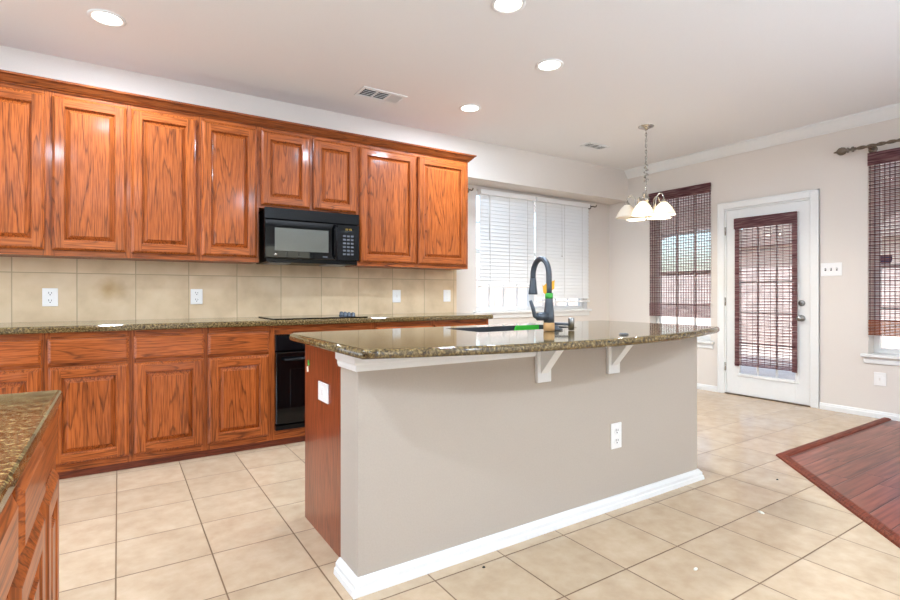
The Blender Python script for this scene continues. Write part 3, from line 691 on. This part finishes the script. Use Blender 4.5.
# ------------------------------------------------------------------ island
XI0, XI1, YI = .740, 2.900, 1.770
isl = thing('kitchen_island', 'kitchen island with painted front wall, white baseboard and oak end panel', 'kitchen island', (0, 0, 0))
m = MB(); m.box(XI0, XI1, YI, YI+.175, 0, .878, .002); m.build('painted_wall', M['island_paint'], isl)
m = MB(); m.box(XI0+.035, XI0+.055, YI+.175, 2.520, 0, .878); m.build('end_panel', M['panelv'], isl)
m = MB(); m.box(XI1-.055, XI1-.035, YI+.175, 2.520, 0, .878); m.build('end_panel', M['panelv'], isl)
m = MB(); m.box(XI0+.055, XI1-.055, 2.500, 2.520, 0, .878); m.build('back_panel', M['panelv'], isl)
IBP = [(0, 0), (.034, 0), (.034, .004), (.031, .022), (.024, .027), (.024, .042), (.014, .051), (.008, .058), (0, .058)]
m = MB(); m.sweep([(XI0, YI+.175), (XI0, YI), (XI1, YI), (XI1, YI+.175)], [(o*.85, z) for o, z in IBP]); m.build('island_baseboard', M['white'], isl)
TP = [(0, .816), (.010, .816), (.014, .828), (.014, .840), (.022, .848), (.022, .878), (0, .878)]
m = MB(); m.sweep([(XI0, YI+.175), (XI0, YI), (1.606, YI)], TP); m.build('apron_trim', M['white'], isl)
for xc in (1.651, 2.136):
    m = MB(); hw = .043
    m.box(xc-hw, xc+hw, YI-.020, YI-.0005, .694, .878, .002)
    m.box(xc-hw, xc+hw, YI-.150, YI-.020, .862, .878, .002)
    m.prism([(YI-.020, .735), (YI-.128, .862), (YI-.020, .862)], 0, xc-.024, xc+.024)
    m.build('corbel', M['white'], isl)
# countertop with curved front edge and sink cut out
def arc(p0, p1, sag, n):
    (xa, ya), (xb, yb) = p0, p1; out = []
    ch = math.hypot(xb-xa, yb-ya); R_ = (ch*ch/4+sag*sag)/(2*sag); mx_, my_ = (xa+xb)/2, (ya+yb)/2
    nx, ny = (yb-ya)/ch, -(xb-xa)/ch
    cx, cy = mx_-nx*(R_-sag), my_-ny*(R_-sag)
    a0 = math.atan2(ya-cy, xa-cx); a1 = math.atan2(yb-cy, xb-cx)
    return [(cx+R_*math.cos(a0+(a1-a0)*k/n), cy+R_*math.sin(a0+(a1-a0)*k/n)) for k in range(n+1)]
OUT = arc((.690, 1.620), (2.955, 1.665), .200, 40)+[(2.955, 2.545), (.76, 2.545), (.705, 2.53), (.690, 2.49)]
def inset(poly, d):
    n = len(poly); res = []
    for i in range(n):
        a, p, c = Vector(poly[i-1]), Vector(poly[i]), Vector(poly[(i+1) % n])
        e1, e2 = (p-a).normalized(), (c-p).normalized(); n1, n2 = Vector((-e1.y, e1.x)), Vector((-e2.y, e2.x))
        mm = (n1+n2)/max(.3, 1+n1.dot(n2)); res.append(tuple(p+mm*d))
    return res
SK = (1.50, 2.20, 2.05, 2.385)
def rrect(x0, x1, y0, y1, r_, n=5):
    out = []
    for (cx, cy, a0) in ((x1-r_, y0+r_, -PI/2), (x1-r_, y1-r_, 0), (x0+r_, y1-r_, PI/2), (x0+r_, y0+r_, PI)):
        out += [(cx+r_*math.cos(a0+PI/2*k/n), cy+r_*math.sin(a0+PI/2*k/n)) for k in range(n+1)]
    return out
hole = rrect(*SK, .03)
ZT, ZB_ = .912, .879
b = bmesh.new()
prof = [(.006, ZB_), (.0, ZB_+.008), (.0, ZT-.014), (.003, ZT-.006), (.009, ZT-.0015), (.016, ZT)]
loops = [[b.verts.new((x, y, z)) for x, y in inset(OUT, d)] for d, z in prof]
n = len(OUT)
for a, c in zip(loops, loops[1:]):
    for i in range(n): f = b.faces.new((a[i], a[(i+1) % n], c[(i+1) % n], c[i])); f.smooth = True
ht = [b.verts.new((x, y, ZT)) for x, y in hole]; hb = [b.verts.new((x, y, ZB_)) for x, y in hole]
for i in range(len(hole)): j = (i+1) % len(hole); b.faces.new((ht[j], ht[i], hb[i], hb[j]))
for lp, hh in ((loops[-1], ht), (loops[0], hb)):
    allv = lp+hh; tris = tessellate_polygon([[v.co.copy() for v in lp], [v.co.copy() for v in hh][::-1]])
    idx = lp+hh[::-1]
    for t3 in tris:
        try: b.faces.new([idx[k] for k in t3])
        except ValueError: pass
bmesh.ops.recalc_face_normals(b, faces=b.faces[:])
m = MB(); me = bpy.data.meshes.new('t'); b.to_mesh(me); b.free(); m.bm.from_mesh(me)
tag(m.build('island_worktop', M['granite']), 'polished brown granite island worktop with a bowed front edge', 'worktop')
# sink
sk = thing('sink', 'dark undermount sink set into the island worktop', 'sink', (1.85, 2.2175, .70))
i0 = [(x-1.85, y-2.2175) for x, y in rrect(SK[0]-.004, SK[1]+.004, SK[2]-.004, SK[3]+.004, .034)]
def zl(p, z, k=1.): return [(x*k, y*k, z) for x, y in p]
i1 = [(x-1.85, y-2.2175) for x, y in rrect(SK[0]+.001, SK[1]-.001, SK[2]+.001, SK[3]-.001, .030)]; i2 = [(x-1.85, y-2.2175) for x, y in rrect(SK[0]+.008, SK[1]-.008, SK[2]+.008, SK[3]-.008, .024)]
m = MB(); m.rings([zl(i1, .0), zl(i1, .2115), zl(i2, .2115), zl(i2, .02), zl(i2, .008, .96)], 0, True, True); m.build('basin', M['sink'], sk)
m = MB(); m.lathe([(.045, .004), (.042, .008), (.030, .006), (.001, .004)], (0, 0, .002), 20); m.build('drain', M['steel'], sk)
m = MB(); m.prism([(2.00, .709), (2.185, .709), (2.185, .911), (2.005, .911), (1.985, .87)], 1, 2.366, 2.3755)
tag(m.build('plastic_strip', M['green']), 'bright green plastic strip standing inside the island sink', 'plastic strip')
# faucet
FX, FY = 1.846, 1.925
fa = thing('kitchen_faucet', 'dark slate gooseneck faucet with yellow tag and green band on island worktop', 'faucet', (FX, FY, .914))
m = MB(); m.lathe([(.028, 0), (.028, .040), (.026, .042)], n=24, cap0=True, cap1=True); o = m.build('base_sleeve', M['cork'], fa); o['label'] = 'tan protective sleeve'
m = MB(); m.lathe([(.0265, .042), (.0265, .075), (.025, .10), (.021, .14), (.0165, .19)], n=24, cap0=True, cap1=True); m.build('faucet_body', M['slate'], fa)
sd = Vector((math.sin(.26), math.cos(.26), 0)); R_ = .088; zc = .285
pts = [Vector((0, 0, z)) for z in (.185, .22, .25, .27)]+[sd*(R_-R_*math.cos(a))+Vector((0, 0, zc+R_*math.sin(a))) for a in [PI*k/16 for k in range(17)]]
pts += [sd*(2*R_)+Vector((0, 0, zc-.012))]
m = MB(); m.tube(pts, .0145, 14); m.build('gooseneck_spout', M['slate'], fa)
m = MB(); e = sd*(2*R_); m.lathe([(.0150, .275), (.0165, .268), (.019, .235), (.024, .195), (.0245, .186), (.018, .185)], (e.x, e.y, 0), 18, cap0=True, cap1=True); m.build('spray_head', M['slate'], fa)
m = MB(); hx_ = Vector((-.98, .20, 0))
m.tube([hx_*.015+Vector((0, 0, .075)), hx_*.070+Vector((0, 0, .072))], [.023, .019], 14)
m.tube([hx_*.062+Vector((0, 0, .066)), hx_*.084+Vector((0, 0, .078)), hx_*.092+Vector((0, 0, .110)), hx_*.108+Vector((0, 0, .155))], [.012, .011, .010, .008], 10); m.build('lever_handle', M['slate'], fa)
m = MB(); m.tube([(0, 0, .165), (0, 0, .192)], .0195, 16); o = m.build('green_band', M['tape'], fa); o['label'] = 'green band round the stem'
m = MB(); vx = Vector((.839, -.543, 0))
for sgn, pr in ((-1, [(.013, .205), (.014, .252), (.030, .238), (.034, .246), (.030, .205), (.020, .196)]), (1, [(.013, .215), (.014, .262), (.028, .268), (.026, .225)])):
    m.rings([[tuple(vx*sgn*u+Vector((-.543, -.839, 0))*dd+Vector((0, 0, z-.010))) for u, z in pr] for dd in (.004, .006)])
o = m.build('paper_tag', M['yellow'], fa); o['label'] = 'yellow paper tag folded round the stem'
# soap pump
sp = thing('soap_dispenser', 'short steel cylinder with a dark nozzle beside the island faucet', 'soap dispenser', (1.975, 1.895, .914))
m = MB(); m.lathe([(.016, 0), (.016, .060), (.014, .063)], n=20, cap0=True, cap1=True); m.build('pump_body', M['steel'], sp)
m = MB(); m.tube([(-.012, .004, .030), (-.055, .060, .032), (-.085, .10, .030)], .007, 8); m.build('nozzle', M['slate'], sp)
cap_ = MB(); cap_.lathe([(.042, 0), (.042, .006), (.022, .010), (.022, .022), (.001, .024)], (1.925, 1.965, .914), 20, cap0=True); tag(cap_.build('sink_stopper', M['slate']), 'dark round sink stopper lying between faucet and steel cylinder', 'sink stopper')
m = MB(); m.lathe([(.022, 0), (.022, .003), (.015, .006), (.001, .006)], (1.968, 1.56, .914), 18, cap0=True); tag(m.build('counter_button', M['slate']), 'small dark round button near the bowed edge of the island worktop', 'button')

# ------------------------------------------------------------------ near peninsula
XP = -.122
pe = thing('base_cabinet', 'oak base cabinet under the near granite worktop by the picture edge', 'base cabinet', (XP, 0, 0), PI/2)
m = MB(); m.box(-.6, 1.488, .018, .60, .075, .846); m.build('cabinet_box', M['oakv'], pe)
face_frame(pe, -.6, 1.49, .045, .847, 0, [(-.6, -.42), (.16, .20), (.45, .50), (.855, .91), (1.150, 1.20), (1.40, 1.49)], [(.045, .10), (.715, .745), (.838, .847)])
DT = .014
for a, c in ((.90, 1.16), (.49, .868), (-.43, .46)): drawer_front(pe, a, c, .738, .842, 0)
for a, c in ((1.19, 1.41), (.868, 1.16), (.49, .845), (-.43, .46)): panel_door(pe, a, c, .085, .722, 0, .055 if c-a > .25 else .05)
m = MB(); m.box(1.19, 1.49, -.004, .001, .735, .847); m.build('filler_panel', M['oakx'], pe)
m = MB(); m.box(-.6, 1.49, .012, .030, 0, .046); m.build('toe_kick', M['toe'], pe)
m = MB(); m.box(-.80, -.110, -.62, 1.505, .848, .878, .009, 3); tag(m.build('peninsula_worktop', M['granite']), 'near mottled brown granite worktop corner by the picture edge', 'worktop')

# ------------------------------------------------------------------ outlets and switches
def outlet(name, label, mx, w_=.078, h_=.120, kind='duplex', group=None):
    r = thing(name, label, 'wall outlet' if name == 'wall_outlet' else 'light switch', (0, 0, 0), 0, group); r.matrix_world = mx
    m = MB(); m.box(-w_/2, w_/2, -.007, 0, -h_/2, h_/2, .003, 2); m.build('cover_plate', M['plate'], r)
    if kind == 'duplex':
        for z in (.026, -.026):
            s_ = MB(); s_.rings([[(.017*math.copysign(abs(math.cos(a))**.7, math.cos(a)), y, z+.019*math.copysign(abs(math.sin(a))**.7, math.sin(a))) for a in [2*PI*k/20 for k in range(20)]] for y in (-.006, -.0095)]); s_ = s_.build('socket', M['plate'], r)
            m = MB(); m.box(-.009, -.006, -.0102, -.009, z-.001, z+.011); m.box(.006, .009, -.0102, -.009, z-.001, z+.009); m.box(-.003, .003, -.0102, -.009, z-.012, z-.006); m.build('slots', M['slot'], s_)
    elif kind == 'rocker':
        m = MB(); m.box(-.017, .017, -.0095, -.006, -h_*.28, h_*.28, .001); m.build('insert', M['plate'], r)
        m = MB(); m.box(-.005, .005, -.0105, -.009, -.012, .012, .001); m.build('button', M['cord'], r)
    elif kind == 'blank':
        for z in (.032, -.032): m = MB(); m.lathe([(.001, 0), (.004, 0), (.003, .0015), (.001, .002)], mx=Matrix.Translation((0, -.007, z)) @ Matrix.Rotation(PI/2, 4, 'X'), n=10); m.build('screw', M['cord'], r)
    return r
G = 'outlets on the backsplash'
T = Matrix.Translation
outlet('wall_outlet', 'white duplex outlet on the backsplash above the near granite corner', T((-.391, YW-.010, 1.080)), .086, .124, group=G)
outlet('wall_outlet', 'white duplex outlet on the backsplash above the two drawer base cabinets', T((.510, YW-.010, 1.082)), .084, .118, group=G)
outlet('wall_outlet', 'white outlet plate on the backsplash past the cooktop knobs', T((2.244, YW-.010, 1.082)), .086, .120, 'rocker', group=G)
outlet('wall_outlet', 'white blank plate on the last backsplash tile beside the nook', T((2.818, YW-.010, 1.085)), .086, .120, 'blank', group=G)
outlet('wall_outlet', 'white duplex outlet low on the painted island wall', T((2.168, YI, .367)), .080, .132)
outlet('wall_outlet', 'white plate on the oak end panel of the island', T((XI0+.035, 2.240, .661)) @ Matrix.Rotation(-PI/2, 4, 'Z'), .128, .086, 'rocker')
outlet('wall_outlet', 'white outlet plate low on the wall beneath the window sill', T((W, 1.750, .348)) @ Matrix.Rotation(-PI/2, 4, 'Z'), .088, .118, 'rocker')
r = thing('light_switch', 'wide white three toggle switch plate beside the patio door', 'light switch', (0, 0, 0)); r.matrix_world = T((W, 2.121, 1.336)) @ Matrix.Rotation(-PI/2, 4, 'Z')
m = MB(); m.box(-.086, .086, -.007, 0, -.062, .062, .003, 2); m.build('cover_plate', M['plate'], r)
for u in (-.046, 0, .046):
    m = MB(); m.box(u-.006, u+.006, -.008, -.006, -.013, .013, mi=1); m.box(u-.004, u+.004, -.018, -.006, -.002, .009, .001, mx=None); m.build('toggle', [M['cord'], M['slot']], r)

# ------------------------------------------------------------------ ceiling fittings
def downlight(x, y, label, power=DOWN_W):
    r = thing('recessed_light', label, 'recessed ceiling light', (x, y, CEIL), group='recessed lights in the kitchen ceiling')
    m = MB(); m.lathe([(.098, 0), (.098, -.004), (.088, -.009), (.076, -.006), (.074, .0)], n=36); m.build('trim_ring', M['white'], r)
    m = MB(); m.lathe([(.074, -.002), (.001, -.003)], n=36); m.build('lamp_lens', M['lamp'], r)
    l = bpy.data.lights.new('downlight', 'AREA'); l.shape = 'DISK'; l.size = .14; l.energy = power; l.color = (.81, .97, 1.17)
    o = bpy.data.objects.new('downlight', l); COL.objects.link(o); o.location = (x, y, CEIL-.015)
    return r
downlight(-.057, 3.651, 'recessed ceiling light above the wall cabinets near the picture corner')
downlight(1.842, 2.245, 'recessed ceiling light above the island, cut by the top picture edge')
downlight(2.581, 2.686, 'recessed ceiling light above the far end of the island')
downlight(2.591, 3.685, 'recessed ceiling light closest to the nook header')
downlight(-.10, 2.245, 'recessed ceiling light over the aisle before the tall base cabinets', DOWN_W*.35)
downlight(-.60, .85, 'added recessed ceiling light brightening the near worktop corner', DOWN_W*1.5)  # unseen lamp added because the near granite came out dim
for x, y, lb, pw in ((.10, -1.2, 'recessed ceiling light behind the viewer', 15), (1.85, -1.2, 'recessed ceiling light over the living room side of the island', 50)): downlight(x, y, lb, pw)
def vent(x0, x1, y0, y1, label, dark):
    r = thing('ceiling_vent', label, 'air vent', ((x0+x1)/2, (y0+y1)/2, CEIL)); a, c = (x1-x0)/2, (y1-y0)/2
    m = MB(); q = .028
    m.box(-a, a, -c, -c+q, -.008, 0, .002); m.box(-a, a, c-q, c, -.008, 0, .002); m.box(-a, -a+q, -c+q, c-q, -.008, 0, .002); m.box(a-q, a, -c+q, c-q, -.008, 0, .002)
    n_ = 3; wd_ = (2*a-2*q)/n_
    for k in range(1, n_): u = -a+q+wd_*k; m.box(u-.008, u+.008, -c+q, c-q, -.008, 0, .001)
    m.build('vent_frame', M['white'], r)
    m = MB(); m.box(-a+q, a-q, -c+q, c-q, -.001, 0); m.build('duct', M['vent'], r)
    m = MB()
    for k in range(n_):
        u0 = -a+q+wd_*k+.008; u1 = -a+q+wd_*(k+1)-.008
        for j in range(5):
            v = -c+q+.008+(2*c-2*q-.016)*j/4
            if k < dark: m.box(u0, u1, -.004, .004, -.0008, .0008, mx=T((0, v, -.005)) @ Matrix.Rotation(.9, 4, 'X'))
        if k >= dark:
            for j in range(9):
                u = u0+.004+(u1-u0-.008)*j/8; m.box(-.007, .007, -c+q, c-q, -.0008, .0008, mx=T((u, 0, -.005)) @ Matrix.Rotation(.75, 4, 'Y'))
    m.build('louvres', M['white'], r)
    return r
vent(1.615, 2.005, 3.745, 3.945, 'white ceiling air vent above the microwave', 2)
vent(4.25, 4.57, 3.80, 3.955, 'white ceiling air vent by the chandelier', 3)

# ------------------------------------------------------------------ chandelier
CX, CY = 4.317, 3.16
ch = thing('chandelier', 'five arm nickel chandelier with frosted bell shades on a chain', 'chandelier', (CX, CY, CEIL))
m = MB(); m.lathe([(.001, -.034), (.014, -.034), (.020, -.026), (.050, -.014), (.072, -.006), (.074, 0)], n=28); m.build('canopy', M['chrome'], ch)
m = MB(); z = -.034; k = 0
while z > -.66:
    pts = [(.008*math.cos(a), 0, -.0165+.0165*math.sin(a)*1.15) for a in [2*PI*j/10 for j in range(11)]]
    rot = Matrix.Rotation(PI/2*(k % 2)+.6, 4, 'Z'); m.tube([Vector((0, 0, z)) + rot @ Vector(p) for p in pts], .0026, 6); z -= .028; k += 1
m.build('chain', M['chrome'], ch)
m = MB()
for q in range(5):
    pts = [(.020*math.sin(q*1.9+a*2.0), .016*math.cos(q*1.3+a*2.2), -.36-.016*a-.006*q) for a in [j*.5 for j in range(22)]]
    if q < 3: m.tube(pts, .0030, 6)
m.tube([(.006*math.sin(j*.8), .006*math.cos(j*.8), -.03-.02*j) for j in range(32)], .0024, 6)
m.build('lamp_cord', M['chrome'], ch)
m = MB(); m.lathe([(.001, -.655), (.010, -.655), (.012, -.672), (.028, -.69), (.032, -.705), (.032, -.725), (.014, -.74), (.012, -.80), (.020, -.815), (.030, -.835), (.024, -.86), (.011, -.875), (.010, -.888), (.015, -.897), (.010, -.910), (.001, -.916)], n=20); m.build('centre_column', M['chrome'], ch)
vdir = Vector((math.sin(.5738), math.cos(.5738), 0)); vr = Vector((math.cos(.5738), -math.sin(.5738), 0))
for i, dg in enumerate((168, 240, 312, 24, 96)):
    a = math.radians(dg); u = vr*math.cos(a)+vdir*math.sin(a); R_ = .175
    def P(r_, z): return (u.x*r_, u.y*r_, z)
    m = MB(); m.tube([P(.018, -.815), P(.055, -.845), P(.085, -.82), P(.095, -.76), P(.105, -.70), P(.135, -.668), P(.158, -.675), P(.173, -.70), P(R_, -.735)], .0065, 8)
    arm = m.build('arm', M['chrome'], ch)
    m = MB(); m.lathe([(.001, -.730), (.012, -.730), (.020, -.742), (.024, -.760), (.022, -.772)], P(R_, 0), 16, cap1=True); m.build('shade_holder', M['chrome'], arm)
    m = MB(); m.lathe([(.026, -.760), (.036, -.770), (.060, -.795), (.082, -.828), (.102, -.868), (.110, -.884), (.108, -.885), (.100, -.871), (.080, -.831), (.058, -.798), (.034, -.773), (.024, -.763)], P(R_, 0), 28); m.build('shade', M['shade'], arm)
    m = MB(); m.lathe([(.001, -.772), (.012, -.775), (.020, -.80), (.024, -.82), (.017, -.842), (.001, -.848)], P(R_, 0), 14); m.build('bulb', M['bulb'] if i != 0 else M['plate'], arm)
    if i != 0:
        l = bpy.data.lights.new('bulb_light', 'POINT'); l.energy = 11; l.color = (1, .92, .80); l.shadow_soft_size = .03
        o = bpy.data.objects.new('bulb_light', l); COL.objects.link(o); o.location = (CX+u.x*R_, CY+u.y*R_, CEIL-.858)

# ------------------------------------------------------------------ floor strips and crumbs
SP_ = [(-.034, .004), (-.030, .012), (-.014, .018), (.014, .018), (.030, .010), (.034, 0), (-.034, 0)]
m = MB(); m.sweep([(-2.42, YF_), (3.78, 1.70), (W-.016, 1.70)], SP_, side=-1)
struct(m.build('trim_2', M['strip']), 'rounded wood transition strip between tile and planks', 'trim')
def crumb(x, y, s_, mt, label, name='debris_flake'):
    m = MB(); m.lathe([(.001, 0), (s_, 0), (s_*.9, .003), (s_*.4, .006), (.001, .006)], n=8, mx=T((x, y, 0)) @ Matrix.Rotation(random.random()*3, 4, 'Z') @ Matrix.Diagonal((1, .55, 1, 1)))
    tag(m.build(name, mt), label, 'debris')
crumb(1.94, 1.19, .013, M['flake'], 'pale crumb on the tile floor in front of the island')
crumb(2.72, 1.32, .020, M['flake'], 'pale smear of plaster on the tile between island and plank floor')
crumb(1.235, 1.66, .007, M['slot'], 'dark speck on the tile against the island baseboard')
crumb(3.28, 1.50, .007, M['slot'], 'dark speck on the tile beside the plank corner')
for (y, z, mt, lb) in ((2.46, .768, M['tape'], 'scrap of green tape high on the island end panel'), (2.475, .735, M['flake'], 'pale torn scrap below the green tape on the island end panel')):
    m = MB(); m.prism([(y-.014, z-.010), (y+.010, z-.014), (y+.016, z+.010), (y-.004, z+.016)], 0, XI0+.0335, XI0+.0350)
    tag(m.build('tape_scrap', mt), lb, 'tape scrap')
